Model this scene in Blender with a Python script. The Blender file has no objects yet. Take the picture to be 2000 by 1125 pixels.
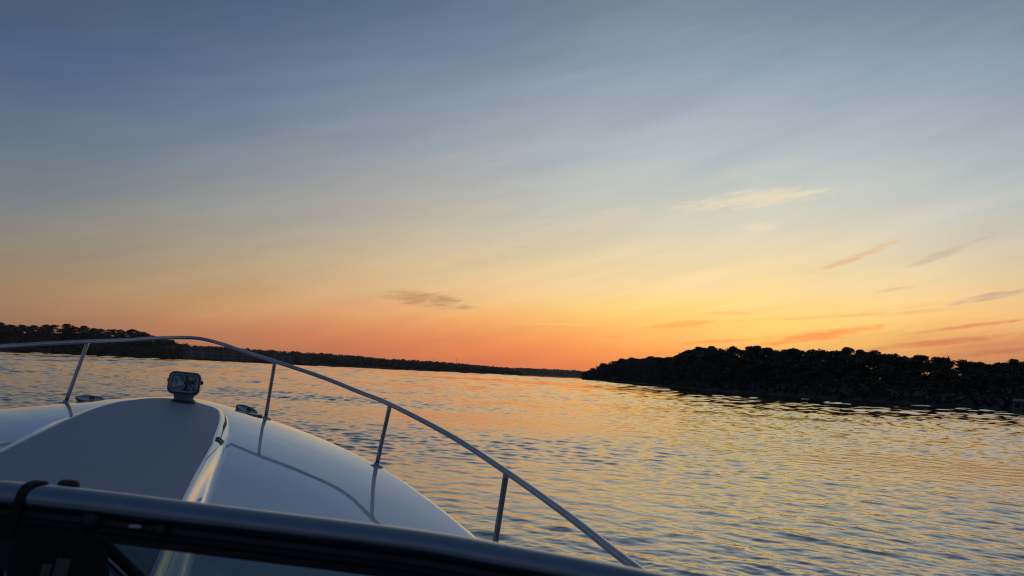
import bpy, math, random
import numpy as np
from math import radians, degrees, sin, cos, tan, atan, atan2, asin, sqrt, pi
from mathutils import Matrix, Vector, Euler

random.seed(7)
rng = np.random.default_rng(11)
sc = bpy.context.scene
COL = sc.collection
EYE = 2.1                                    # camera height above the lake

# ------------------------------------------------------------------ helpers
def tag(o, label=None, cat=None, group=None, kind=None):
    if label: o['label'] = label
    if cat: o['category'] = cat
    if group: o['group'] = group
    if kind: o['kind'] = kind
    return o

def empty(name, loc=(0, 0, 0), rz=0.0):
    o = bpy.data.objects.new(name, None)
    o.empty_display_size = .2
    COL.objects.link(o)
    o.location = loc
    o.rotation_euler = (0, 0, rz)
    return o

def link(name, me, parent=None):
    o = bpy.data.objects.new(name, me)
    COL.objects.link(o)
    if parent: o.parent = parent
    return o

def mesh(name, v, f, mats, smooth=True, fm=None):
    me = bpy.data.meshes.new(name)
    me.from_pydata([tuple(map(float, p)) for p in v], [], [tuple(q) for q in f])
    for m in (mats if isinstance(mats, (list, tuple)) else [mats]):
        me.materials.append(m)
    if smooth:
        me.polygons.foreach_set('use_smooth', np.ones(len(me.polygons), bool))
    if fm is not None:
        me.polygons.foreach_set('material_index', np.array(fm, dtype=np.int32))
    me.update()
    return me

def quad_mesh(name, V, Q, mats, smooth=False, fm=None):
    """big numpy meshes of quads: V (n,3), Q (m,4)"""
    me = bpy.data.meshes.new(name)
    V = np.ascontiguousarray(V, dtype=np.float32); Q = np.ascontiguousarray(Q, dtype=np.int32)
    me.vertices.add(len(V)); me.vertices.foreach_set('co', V.ravel())
    me.loops.add(Q.size); me.loops.foreach_set('vertex_index', Q.ravel())
    me.polygons.add(len(Q)); me.polygons.foreach_set('loop_start', np.arange(0, Q.size, 4, dtype=np.int32))
    for m in (mats if isinstance(mats, (list, tuple)) else [mats]):
        me.materials.append(m)
    if fm is not None: me.polygons.foreach_set('material_index', np.asarray(fm, dtype=np.int32))
    me.polygons.foreach_set('use_smooth', np.full(len(Q), smooth))
    me.update(calc_edges=True)
    me.validate()
    return me

class MB:
    """collects simple shapes into one mesh"""
    def __init__(s): s.v = []; s.f = []
    def add(s, v, f):
        b = len(s.v); s.v += [tuple(p) for p in v]; s.f += [tuple(b + i for i in q) for q in f]; return s
    def box(s, c, d, rot=None, bev=0.0):
        x, y, z = d[0] / 2, d[1] / 2, d[2] / 2
        b = min(bev, x * .9, y * .9, z * .9)
        if b <= 0:
            vs = [(i * x, j * y, k * z) for k in (-1, 1) for j in (-1, 1) for i in (-1, 1)]
            fs = [(0, 2, 3, 1), (4, 5, 7, 6), (0, 1, 5, 4), (2, 6, 7, 3), (0, 4, 6, 2), (1, 3, 7, 5)]
        else:                                   # chamfered box: three faces per corner
            vs = []; idx = {}
            for i in (-1, 1):
                for j in (-1, 1):
                    for k in (-1, 1):
                        idx[i, j, k] = len(vs)
                        vs += [(i * x, j * (y - b), k * (z - b)), (i * (x - b), j * y, k * (z - b)), (i * (x - b), j * (y - b), k * z)]
            fs = []
            for i in (-1, 1):
                fs.append([idx[i, j, k] + 0 for j, k in ((-1, -1), (1, -1), (1, 1), (-1, 1))])
                fs.append([idx[j, i, k] + 1 for j, k in ((-1, -1), (1, -1), (1, 1), (-1, 1))])
                fs.append([idx[j, k, i] + 2 for j, k in ((-1, -1), (1, -1), (1, 1), (-1, 1))])
                for j in (-1, 1):
                    fs.append([idx[i, j, -1] + 0, idx[i, j, 1] + 0, idx[i, j, 1] + 1, idx[i, j, -1] + 1])
                    fs.append([idx[i, -1, j] + 0, idx[i, 1, j] + 0, idx[i, 1, j] + 2, idx[i, -1, j] + 2])
                    fs.append([idx[-1, i, j] + 1, idx[1, i, j] + 1, idx[1, i, j] + 2, idx[-1, i, j] + 2])
                    for k in (-1, 1):
                        a = idx[i, j, k]; fs.append([a, a + 1, a + 2])
        M = rot.to_matrix() if isinstance(rot, Euler) else (rot or Matrix.Identity(3))
        return s.add([tuple(Vector(c) + M @ Vector(p)) for p in vs], fs)
    def tube(s, pts, r, n=12, cap=True, squash=None):
        P = [Vector(p) for p in pts]; N = len(P); R = r if hasattr(r, '__len__') else [r] * N
        up = Vector((0, 0, 1)); vs = []; prev = None
        for i, p in enumerate(P):
            t = (P[min(i + 1, N - 1)] - P[max(i - 1, 0)]).normalized()
            if prev is None:
                a = t.cross(up)
                if a.length < 1e-3: a = t.cross(Vector((1, 0, 0)))
                a.normalize()
            else:
                a = (prev - t * prev.dot(t)).normalized()
            prev = a; b = t.cross(a)
            for k in range(n):
                q = 2 * pi * k / n
                vs.append(tuple(p + (a * cos(q) + b * sin(q)) * R[i]))
        fs = [(i * n + k, i * n + (k + 1) % n, (i + 1) * n + (k + 1) % n, (i + 1) * n + k) for i in range(N - 1) for k in range(n)]
        if cap: fs += [tuple(range(n))[::-1], tuple((N - 1) * n + k for k in range(n))]
        return s.add(vs, fs)
    def lathe(s, prof, n=32, c=(0, 0, 0), M=None, sx=1.0, sy=1.0):
        vs = []; M = M or Matrix.Identity(3)
        for r, z in prof:
            for k in range(n):
                q = 2 * pi * k / n
                vs.append(tuple(Vector(c) + M @ Vector((r * cos(q) * sx, r * sin(q) * sy, z))))
        m = len(prof)
        fs = [(i * n + k, i * n + (k + 1) % n, (i + 1) * n + (k + 1) % n, (i + 1) * n + k) for i in range(m - 1) for k in range(n)]
        fs += [tuple(range(n))[::-1], tuple((m - 1) * n + k for k in range(n))]
        return s.add(vs, fs)
    def build(s, name, mat, parent=None, smooth=True, auto=None):
        me = mesh(name, s.v, s.f, mat, smooth)
        o = link(name, me, parent)
        if smooth and auto:
            import bmesh
            bm = bmesh.new(); bm.from_mesh(me)
            bmesh.ops.recalc_face_normals(bm, faces=bm.faces)
            for e in bm.edges:
                e.smooth = not (len(e.link_faces) == 2 and e.calc_face_angle(0) > radians(auto))
            bm.to_mesh(me); bm.free()
        return o

def spline(pts, n):
    """Catmull-Rom through 3-D points"""
    P = np.array(pts, float); P = np.vstack([2 * P[0] - P[1], P, 2 * P[-1] - P[-2]])
    out = []
    for i in range(1, len(P) - 2):
        for k in range(n):
            t = k / n; a, b, c, d = P[i - 1], P[i], P[i + 1], P[i + 2]
            out.append(.5 * (2 * b + (c - a) * t + (2 * a - 5 * b + 4 * c - d) * t * t + (3 * b - a - 3 * c + d) * t ** 3))
    out.append(P[-2]); return np.array(out)

def smooth_interp(xs, ys):
    """monotone-ish smooth interpolation: Hermite with finite-difference slopes"""
    xs = np.array(xs, float); ys = np.array(ys, float)
    m = np.gradient(ys, xs)
    def f(x):
        x = np.clip(x, xs[0], xs[-1]); i = np.clip(np.searchsorted(xs, x) - 1, 0, len(xs) - 2)
        h = xs[i + 1] - xs[i]; t = (x - xs[i]) / h
        return ys[i] * (2 * t**3 - 3 * t**2 + 1) + ys[i + 1] * (3 * t**2 - 2 * t**3) + h * m[i] * (t**3 - 2 * t**2 + t) + h * m[i + 1] * (t**3 - t**2)
    return f

def lin(c):
    return tuple(((v / 255) / 12.92 if v / 255 <= .04045 else ((v / 255 + .055) / 1.055) ** 2.4) for v in c)

def polar(az, d, z=0.0):
    a = radians(az); return Vector((d * sin(a), d * cos(a), z))

# ------------------------------------------------------------------ materials
class NT:
    def __init__(s, name):
        s.m = bpy.data.materials.new(name); s.m.use_nodes = True
        s.t = s.m.node_tree; s.n = s.t.nodes; s.p = s.n.get('Principled BSDF'); s.out = s.n.get('Material Output')
    def add(s, typ, **kw):
        n = s.n.new(typ)
        for k, v in kw.items(): setattr(n, k, v)
        return n
    def link(s, a, b): s.t.links.new(a, b)
    def noise(s, scale, detail=4, rough=.55, vec=None, stretch=None, coord='Object'):
        tc = s.add('ShaderNodeTexCoord'); src = tc.outputs[coord]
        if stretch:
            mp = s.add('ShaderNodeMapping'); mp.inputs['Scale'].default_value = stretch
            s.link(src, mp.inputs[0]); src = mp.outputs[0]
        n = s.add('ShaderNodeTexNoise'); n.inputs['Scale'].default_value = scale
        n.inputs['Detail'].default_value = detail; n.inputs['Roughness'].default_value = rough
        s.link(src, n.inputs['Vector']); return n
    def ramp(s, fac, a, b, ca, cb):
        r = s.add('ShaderNodeValToRGB'); e = r.color_ramp.elements
        e[0].position = a; e[1].position = b; e[0].color = (*ca, 1); e[1].color = (*cb, 1)
        s.link(fac, r.inputs[0]); return r
    def rng(s, fac, a, b, lo, hi):
        r = s.add('ShaderNodeMapRange'); s.link(fac, r.inputs[0])
        for i, v in enumerate((a, b, lo, hi)): r.inputs[i + 1].default_value = v
        return r

def surface(name, ca, cb, rough=(.3, .5), scale=6, metal=0.0, bump=0.0, bscale=60, ior=1.5, detail=5, coat=0.0):
    t = NT(name); n = t.noise(scale, detail)
    r = t.ramp(n.outputs['Fac'], .3, .7, ca, cb); t.link(r.outputs[0], t.p.inputs['Base Color'])
    q = t.rng(n.outputs['Fac'], .3, .7, rough[0], rough[1]); t.link(q.outputs[0], t.p.inputs['Roughness'])
    t.p.inputs['Metallic'].default_value = metal; t.p.inputs['IOR'].default_value = ior
    t.p.inputs['Coat Weight'].default_value = coat
    if bump:
        b = t.add('ShaderNodeBump'); b.inputs['Strength'].default_value = bump; b.inputs['Distance'].default_value = .002
        k = t.noise(bscale, 3); t.link(k.outputs['Fac'], b.inputs['Height']); t.link(b.outputs[0], t.p.inputs['Normal'])
    return t.m

M = {}
M['gelcoat'] = surface('gelcoat', (.66, .68, .70), (.74, .75, .75), (.025, .06), 3.0, ior=1.7, coat=1.0)
M['nonskid'] = surface('nonskid', (.235, .29, .36), (.27, .325, .395), (.5, .62), 2.5, bump=.5, bscale=420)
M['steel'] = surface('stainless', (.30, .32, .35), (.38, .40, .43), (.12, .22), 30, metal=1.0)
M['frame'] = surface('dark_frame', (.165, .215, .27), (.195, .245, .30), (.17, .27), 22, metal=1.0)
M['frame_groove'] = surface('frame_groove', (.004, .005, .006), (.006, .007, .009), (.5, .7), 14)
M['rubber'] = surface('black_rubber', (.005, .005, .006), (.010, .010, .011), (.5, .7), 30)
M['seam'] = surface('seam', (.020, .017, .014), (.05, .04, .03), (.5, .7), 40)
M['canvas'] = surface('black_canvas', (.003, .003, .004), (.006, .006, .008), (.8, .9), 40, bump=.4, bscale=300)
M['webbing'] = surface('webbing', (.05, .045, .035), (.09, .08, .06), (.7, .9), 90)
M['lamp_body'] = surface('lamp_body', (.13, .165, .20), (.17, .20, .235), (.10, .18), 12, ior=1.7)
M['pewter'] = surface('pewter', (.10, .125, .16), (.15, .175, .21), (.2, .3), 30, metal=.6)
M['lamp_dark'] = surface('lamp_gasket', (.006, .008, .012), (.01, .012, .016), (.4, .5), 20)
M['reflector'] = surface('reflector', (.7, .73, .77), (.85, .87, .9), (.12, .25), 30, metal=1.0)
M['carpet'] = surface('carpet', (.02, .022, .026), (.035, .038, .042), (.85, .95), 60)
M['dash'] = surface('dash_vinyl', (.006, .007, .009), (.012, .013, .016), (.45, .6), 12)
M['bark'] = surface('bark', (.03, .024, .018), (.06, .05, .04), (.8, .95), 2)
M['conifer'] = surface('conifer', (.022, .035, .018), (.045, .06, .03), (.7, .9), .3)
M['earth'] = surface('earth', (.035, .032, .024), (.075, .065, .045), (.85, .95), .12, detail=8)
M['far_hill'] = surface('far_hill', (.03, .04, .028), (.06, .07, .045), (.85, .95), .02, detail=8)
M['plaster'] = surface('plaster', (.075, .083, .09), (.10, .11, .115), (.7, .85), .2)
M['pale_paint'] = surface('pale_paint', (.13, .14, .15), (.17, .175, .18), (.5, .7), .6)
M['roofing'] = surface('roofing', (.05, .05, .055), (.09, .085, .085), (.8, .9), .5)
M['window_glass'] = surface('window_glass', (.012, .016, .02), (.03, .036, .04), (.08, .15), .5)
M['timber'] = surface('timber', (.09, .075, .055), (.16, .13, .10), (.75, .9), .8)
M['dark_hull'] = surface('dark_hull', (.02, .022, .028), (.04, .042, .05), (.3, .5), 1)

def leaf_mat():
    t = NT('leaves'); oi = t.add('ShaderNodeObjectInfo')
    n = t.noise(.35, 3)
    mx = t.add('ShaderNodeMath', operation='ADD'); t.link(oi.outputs['Random'], mx.inputs[0]); t.link(n.outputs['Fac'], mx.inputs[1])
    r = t.ramp(mx.outputs[0], .3, 1.4, (.038, .046, .028), (.058, .064, .038))
    t.link(r.outputs[0], t.p.inputs['Base Color']); t.p.inputs['Roughness'].default_value = .7
    return t.m
M['leaves'] = leaf_mat()

def schlick(t):
    lw = t.add('ShaderNodeLayerWeight'); pw = t.add('ShaderNodeMath', operation='POWER'); t.link(lw.outputs['Facing'], pw.inputs[0]); pw.inputs[1].default_value = 5
    q = t.rng(pw.outputs[0], 0, 1, .03, 1.0); return q

def glass_mat():
    t = NT('tinted_glass'); t.n.remove(t.p)
    tr = t.add('ShaderNodeBsdfTransparent'); tr.inputs[0].default_value = (.50, .58, .61, 1)
    gl = t.add('ShaderNodeBsdfGlossy'); gl.inputs['Roughness'].default_value = .02
    fr = schlick(t)
    n = t.noise(3, 2); q = t.rng(n.outputs['Fac'], .3, .7, .015, .06); t.link(q.outputs[0], gl.inputs['Roughness'])
    mx = t.add('ShaderNodeMixShader'); t.link(fr.outputs[0], mx.inputs[0]); t.link(tr.outputs[0], mx.inputs[1]); t.link(gl.outputs[0], mx.inputs[2])
    t.link(mx.outputs[0], t.out.inputs[0]); return t.m
M['glass'] = glass_mat()

def lens_mat():
    t = NT('lamp_lens'); t.n.remove(t.p)
    tr = t.add('ShaderNodeBsdfTransparent'); tr.inputs[0].default_value = (.75, .8, .85, 1)
    gl = t.add('ShaderNodeBsdfGlossy')
    w = t.noise(30, 1); q = t.rng(w.outputs['Fac'], .3, .7, .02, .08); t.link(q.outputs[0], gl.inputs['Roughness'])
    fr = schlick(t)
    mx = t.add('ShaderNodeMixShader'); t.link(fr.outputs[0], mx.inputs[0]); t.link(tr.outputs[0], mx.inputs[1]); t.link(gl.outputs[0], mx.inputs[2])
    t.link(mx.outputs[0], t.out.inputs[0]); return t.m
M['lens'] = lens_mat()

def water_mat():
    t = NT('lake_water'); p = t.p
    p.inputs['Base Color'].default_value = (.030, .038, .044, 1)
    p.inputs['IOR'].default_value = 1.6; p.inputs['Roughness'].default_value = .04
    geo = t.add('ShaderNodeNewGeometry')
    ln = t.add('ShaderNodeVectorMath', operation='LENGTH'); t.link(geo.outputs['Position'], ln.inputs[0])
    # patches of ruffled and calmer water
    pat = t.noise(.012, 3, .5, stretch=(1, 2.2, 1)); gust = t.rng(pat.outputs['Fac'], .34, .66, .35, 1.25)
    def bump(noise, dist, strength, prev=None, fac=None):
        b = t.add('ShaderNodeBump'); b.inputs['Distance'].default_value = dist
        b.inputs['Strength'].default_value = strength
        t.link(noise.outputs['Fac'], b.inputs['Height'])
        if fac is not None: t.link(fac, b.inputs['Strength'])
        if prev is not None: t.link(prev.outputs[0], b.inputs['Normal'])
        return b
    n0 = t.noise(9.0, 2, .5, stretch=(.7, 1.0, 1)); n1 = t.noise(3.6, 4, .58, stretch=(.8, 1.0, 1))
    close = t.rng(ln.outputs['Value'], 20, 80, 1, .15)
    amt = t.add('ShaderNodeMath', operation='MULTIPLY'); t.link(gust.outputs[0], amt.inputs[0]); t.link(close.outputs[0], amt.inputs[1])
    b0 = bump(n0, .004, 1, None, amt.outputs[0])
    b1 = bump(n1, .014, 1, b0, amt.outputs[0])
    t.link(b1.outputs[0], p.inputs['Normal'])
    gl = t.add('ShaderNodeBsdfGlossy'); gl.inputs['Color'].default_value = (.92, .92, .92, 1); gl.inputs['Roughness'].default_value = .04
    t.link(b1.outputs[0], gl.inputs['Normal'])
    ms = t.add('ShaderNodeMixShader'); ms.inputs[0].default_value = .14
    t.link(p.outputs[0], ms.inputs[1]); t.link(gl.outputs[0], ms.inputs[2]); t.link(ms.outputs[0], t.out.inputs[0])
    return t.m
M['water'] = water_mat()

# ------------------------------------------------------------------ sky
SKY = [
 (-32.5,[(0.0,140,100,80),(2.2,152,118,92),(3.8,155,128,100),(6.2,135,127,113),(7.8,128,129,129),(9.3,118,126,135),(11.7,98,116,128),(13.8,92,110,128),(15.9,84,104,134),(18.2,72,93,128),(20.5,70,90,112)]),
 (-20.8,[(0.0,165,110,85),(1.9,190,125,92),(3.5,196,150,106),(6.2,178,156,126),(8.6,158,152,136),(10.3,147,148,146),(12.6,132,140,150),(15.3,115,128,146),(18.5,95,115,145),(23.3,74,97,128)]),
 (-6.9,[(0.0,205,120,85),(1.5,222,125,82),(3.6,238,165,108),(5.8,230,190,144),(8.7,204,186,156),(11.6,181,176,166),(15.1,158,163,168),(18.6,136,148,162),(22.0,112,126,150),(25.3,90,115,138)]),
 (7.8,[(0.0,240,130,80),(1.8,252,150,82),(3.3,255,184,100),(4.7,255,212,124),(6.5,250,218,160),(9.4,225,210,178),(12.3,202,202,190),(15.8,178,190,194),(19.3,158,170,182),(22.7,138,156,172),(25.9,120,134,152)]),
 (21.6,[(0.0,250,155,82),(2.0,255,190,100),(3.4,255,213,116),(4.7,255,221,132),(6.8,252,222,165),(9.5,228,216,184),(12.2,206,206,192),(15.5,184,194,194),(18.8,164,176,188),(22.0,142,160,174),(25.1,122,137,160)]),
 (32.0,[(0.0,170,105,80),(2.4,190,120,88),(3.6,222,150,102),(4.8,248,195,130),(6.7,232,200,155),(9.2,210,198,175),(11.7,190,195,190),(14.7,170,182,188),(17.7,155,168,180),(20.7,135,154,170),(23.6,118,134,155)]),
]
CLOUDS = [
 (-5.79,4.88,3.09,0.54,-5.2,(185,140,100),.62),
 (23.71,8.87,2.51,0.23,20.8,(230,188,145),.85),
 (28.34,8.78,2.09,0.23,19.8,(206,190,162),.7),
 (30.73,9.68,0.94,0.14,14.8,(205,190,165),.7),
 (31.10,6.16,2.35,0.22,11.8,(210,176,146),.8),
 (17.00,12.63,4.9,0.60,4.8,(236,220,184),.56),
 (17.03,10.72,1.31,0.31,2.8,(238,222,190),.52),
 (12.00,3.97,2.68,0.23,7.8,(255,176,92),.8),
 (21.06,3.52,3.92,0.31,10.8,(255,158,88),.85),
 (22.63,4.84,4.55,0.10,4.8,(252,192,122),.8),
 (15.44,4.86,1.94,0.14,-0.2,(253,195,125),.7),
 (25.69,6.60,1.32,0.13,7.8,(235,195,150),.8),
 (29.98,4.30,4.12,0.13,8.8,(228,152,102),.8),
 (28.58,3.29,5.30,0.22,7.8,(212,135,92),.8),
 (7.42,2.93,1.27,0.13,2.8,(255,165,92),.7),
 (4.50,3.68,3.82,0.11,1.8,(252,195,115),.6),
 (26.57,5.13,2.45,0.15,6.8,(245,188,132),.7),
 (30.78,2.65,3.14,0.22,6.8,(190,118,90),.7),
 (15.13,2.98,3.17,0.14,5.8,(255,165,90),.7),
]
def build_world():
    w = bpy.data.worlds.new('World'); sc.world = w; w.use_nodes = True
    t = w.node_tree; t.nodes.clear(); L = t.links.new
    N = t.nodes.new
    out = N('ShaderNodeOutputWorld'); bg = N('ShaderNodeBackground'); L(bg.outputs[0], out.inputs[0])
    tc = N('ShaderNodeTexCoord'); nz = N('ShaderNodeVectorMath'); nz.operation = 'NORMALIZE'; L(tc.outputs['Generated'], nz.inputs[0])
    sp = N('ShaderNodeSeparateXYZ'); L(nz.outputs[0], sp.inputs[0])
    def math(op, a, b=None, clamp=False):
        n = N('ShaderNodeMath'); n.operation = op; n.use_clamp = clamp
        for i, v in enumerate((a, b)):
            if v is None: continue
            if isinstance(v, (int, float)): n.inputs[i].default_value = v
            else: L(v, n.inputs[i])
        return n.outputs[0]
    def mrange(v, a, b, lo, hi, typ='LINEAR'):
        n = N('ShaderNodeMapRange'); n.interpolation_type = typ; L(v, n.inputs[0])
        for i, q in enumerate((a, b, lo, hi)): n.inputs[i + 1].default_value = q
        return n.outputs[0]
    def mix(f, a, b):
        n = N('ShaderNodeMix'); n.data_type = 'RGBA'
        for s, v in ((n.inputs[0], f), (n.inputs[6], a), (n.inputs[7], b)):
            if hasattr(v, 'is_output') or hasattr(v, 'links'): L(v, s)
            else: s.default_value = v if not isinstance(v, tuple) else (*v, 1)
        return n.outputs[2]
    el = math('MULTIPLY', math('ARCSINE', sp.outputs[2]), 180 / pi)
    az = math('MULTIPLY', math('ARCTAN2', sp.outputs[0], sp.outputs[1]), 180 / pi)
    def noise(sa, se, scale, detail, rot=0.0, off=0.0):
        cr, sr = cos(radians(rot)), sin(radians(rot))
        u = math('ADD', math('MULTIPLY', az, cr), math('MULTIPLY', el, sr))
        v = math('SUBTRACT', math('MULTIPLY', el, cr), math('MULTIPLY', az, sr))
        c = N('ShaderNodeCombineXYZ'); L(math('MULTIPLY', u, sa), c.inputs[0]); L(math('MULTIPLY', v, se), c.inputs[1]); c.inputs[2].default_value = off
        n = N('ShaderNodeTexNoise'); n.inputs['Scale'].default_value = scale; n.inputs['Detail'].default_value = detail
        n.inputs['Roughness'].default_value = .6; L(c.outputs[0], n.inputs['Vector']); return n.outputs['Fac']
    # ragged, drifting colour bands
    wob = math('ADD', math('MULTIPLY', math('SUBTRACT', noise(.07, .42, 1, 7, 15, 2.2), .5), 2.9),
               math('MULTIPLY', math('SUBTRACT', noise(.06, .9, 1, 6, 9, 3.1), .5), 1.3))
    gate = mrange(el, 0, 10, .3, 1.0)
    elw = math('ADD', el, math('MULTIPLY', wob, gate))
    pos = math('DIVIDE', math('ADD', elw, 5), 95)
    EL = [-5, 0, 1.2, 2.4, 3.6, 4.8, 6.4, 8, 10, 12, 15, 18, 21, 24, 28, 36, 55, 90]
    upper = {28: (.92), 36: (.75), 55: (.52), 90: (.42)}
    az0 = [c[0] for c in SKY]
    def column(a):
        """sRGB colours over EL at azimuth a (degrees, 0 = ahead, + = right)"""
        def one(c):
            e = [q[0] for q in c]; top = np.array(c[-1][1:], float) if c[-1][0] > c[0][0] else None
            r = []
            for x in EL:
                v = np.array([np.interp(x, e, [q[k] for q in c]) for k in (1, 2, 3)])
                if x > e[-1]:
                    z = np.array((74, 90, 110.)); f = min(1, (x - e[-1]) / 30) ** .6
                    v = v * (1 - f) + z * f
                r.append(v)
            return np.array(r)
        cols = [one(c[1]) for c in SKY]
        def at(b):
            b = np.clip(b, az0[0], az0[-1]); i = min(np.searchsorted(az0, b), len(az0) - 1); i = max(i, 1)
            f = (b - az0[i - 1]) / (az0[i] - az0[i - 1]); return cols[i - 1] * (1 - f) + cols[i] * f
        core = np.mean([at(a + k) for k in (-5, -2.5, 0, 2.5, 5)], axis=0)
        # away from the afterglow the sky turns to plain dusk blue
        back = np.array([np.array((96, 100, 116.)) * (1 - f) + np.array((62, 82, 114.)) * f for f in [min(1, max(0, x) / 40) for x in EL]])
        d = abs(a) - 33
        g = 0 if d <= 0 else min(1, d / 75) ** .8
        return core * (1 - g) + back * g
    azs = [-180, -130, -95, -70, -50, -38, -31, -25, -19, -13, -7, -1, 5, 11, 17, 23, 29, 35, 45, 60, 85, 120, 180]
    col = None; pa = None
    for a in azs:
        rp = N('ShaderNodeValToRGB'); cr = rp.color_ramp; cr.interpolation = 'CARDINAL'
        C = column(a)
        while len(cr.elements) < len(EL): cr.elements.new(.5)
        for i, (x, c) in enumerate(zip(EL, C)):
            cr.elements[i].position = (x + 5) / 95
        for i, c in enumerate(C):
            l = lin(c)
            cr.elements[i].color = (*l, 1)
        L(pos, rp.inputs[0])
        if col is None: col = rp.outputs[0]
        else: col = mix(mrange(az, pa, a, 0, 1), col, rp.outputs[0])
        pa = a
    # faint cirrus texture everywhere, stronger streaks low on the right
    cir = math('ADD', math('SUBTRACT', noise(.045, .42, 1.3, 8, 17, 7.7), .5), math('MULTIPLY', math('SUBTRACT', noise(.12, .9, 1.0, 7, 12, 4.4), .5), .6))
    br = math('ADD', 1.0, math('MULTIPLY', cir, .22))
    vm = N('ShaderNodeVectorMath'); vm.operation = 'SCALE'; L(col, vm.inputs[0]); L(br, vm.inputs['Scale']); col = vm.outputs[0]
    st = mrange(noise(.05, 1.9, 1, 8, 7.0, 1.3), .47, .68, 0, 1, 'SMOOTHSTEP')
    low = math('MULTIPLY', mrange(el, 6.5, 3.0, 0, 1), mrange(az, 8, 27, 0, 1))
    col = mix(math('MULTIPLY', math('MULTIPLY', st, low), .6), col, lin((205, 128, 90)))
    n_fine = math('ADD', math('MULTIPLY', noise(.45, 3.2, 1, 8, 9, 5.5), .7), math('MULTIPLY', noise(1.6, 7.0, 1, 6, 9, 9.5), .3))
    for a, e, ha, hb, ang, c, op in CLOUDS:
        cr_, sr_ = cos(radians(ang)), sin(radians(ang))
        da = math('SUBTRACT', az, a); de = math('SUBTRACT', el, e)
        u = math('DIVIDE', math('ADD', math('MULTIPLY', da, cr_), math('MULTIPLY', de, sr_)), ha)
        v = math('DIVIDE', math('SUBTRACT', math('MULTIPLY', de, cr_), math('MULTIPLY', da, sr_)), hb)
        r2 = math('ADD', math('MULTIPLY', u, u), math('MULTIPLY', v, v))
        m = math('ADD', math('SUBTRACT', 1.0, r2), math('MULTIPLY', math('SUBTRACT', n_fine, .47), 6.0))
        m = mrange(m, -.25, 1.5, 0, min(1, op * 1.3), 'SMOOTHSTEP')
        m = math('MULTIPLY', m, mrange(r2, 3.2, .9, 0, 1))
        col = mix(m, col, lin(c))
    # the sky model itself, sun just set behind the headland: a small share of the light
    sk = N('ShaderNodeTexSky'); sk.sky_type = 'NISHITA'; sk.sun_disc = False
    sk.sun_elevation = radians(1.0); sk.sun_rotation = radians(17)
    ad = N('ShaderNodeVectorMath'); ad.operation = 'MULTIPLY_ADD'
    L(sk.outputs[0], ad.inputs[0]); ad.inputs[1].default_value = (.004, .004, .004); L(col, ad.inputs[2])
    L(ad.outputs[0], bg.inputs[0]); bg.inputs[1].default_value = 1.0
build_world()

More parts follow.
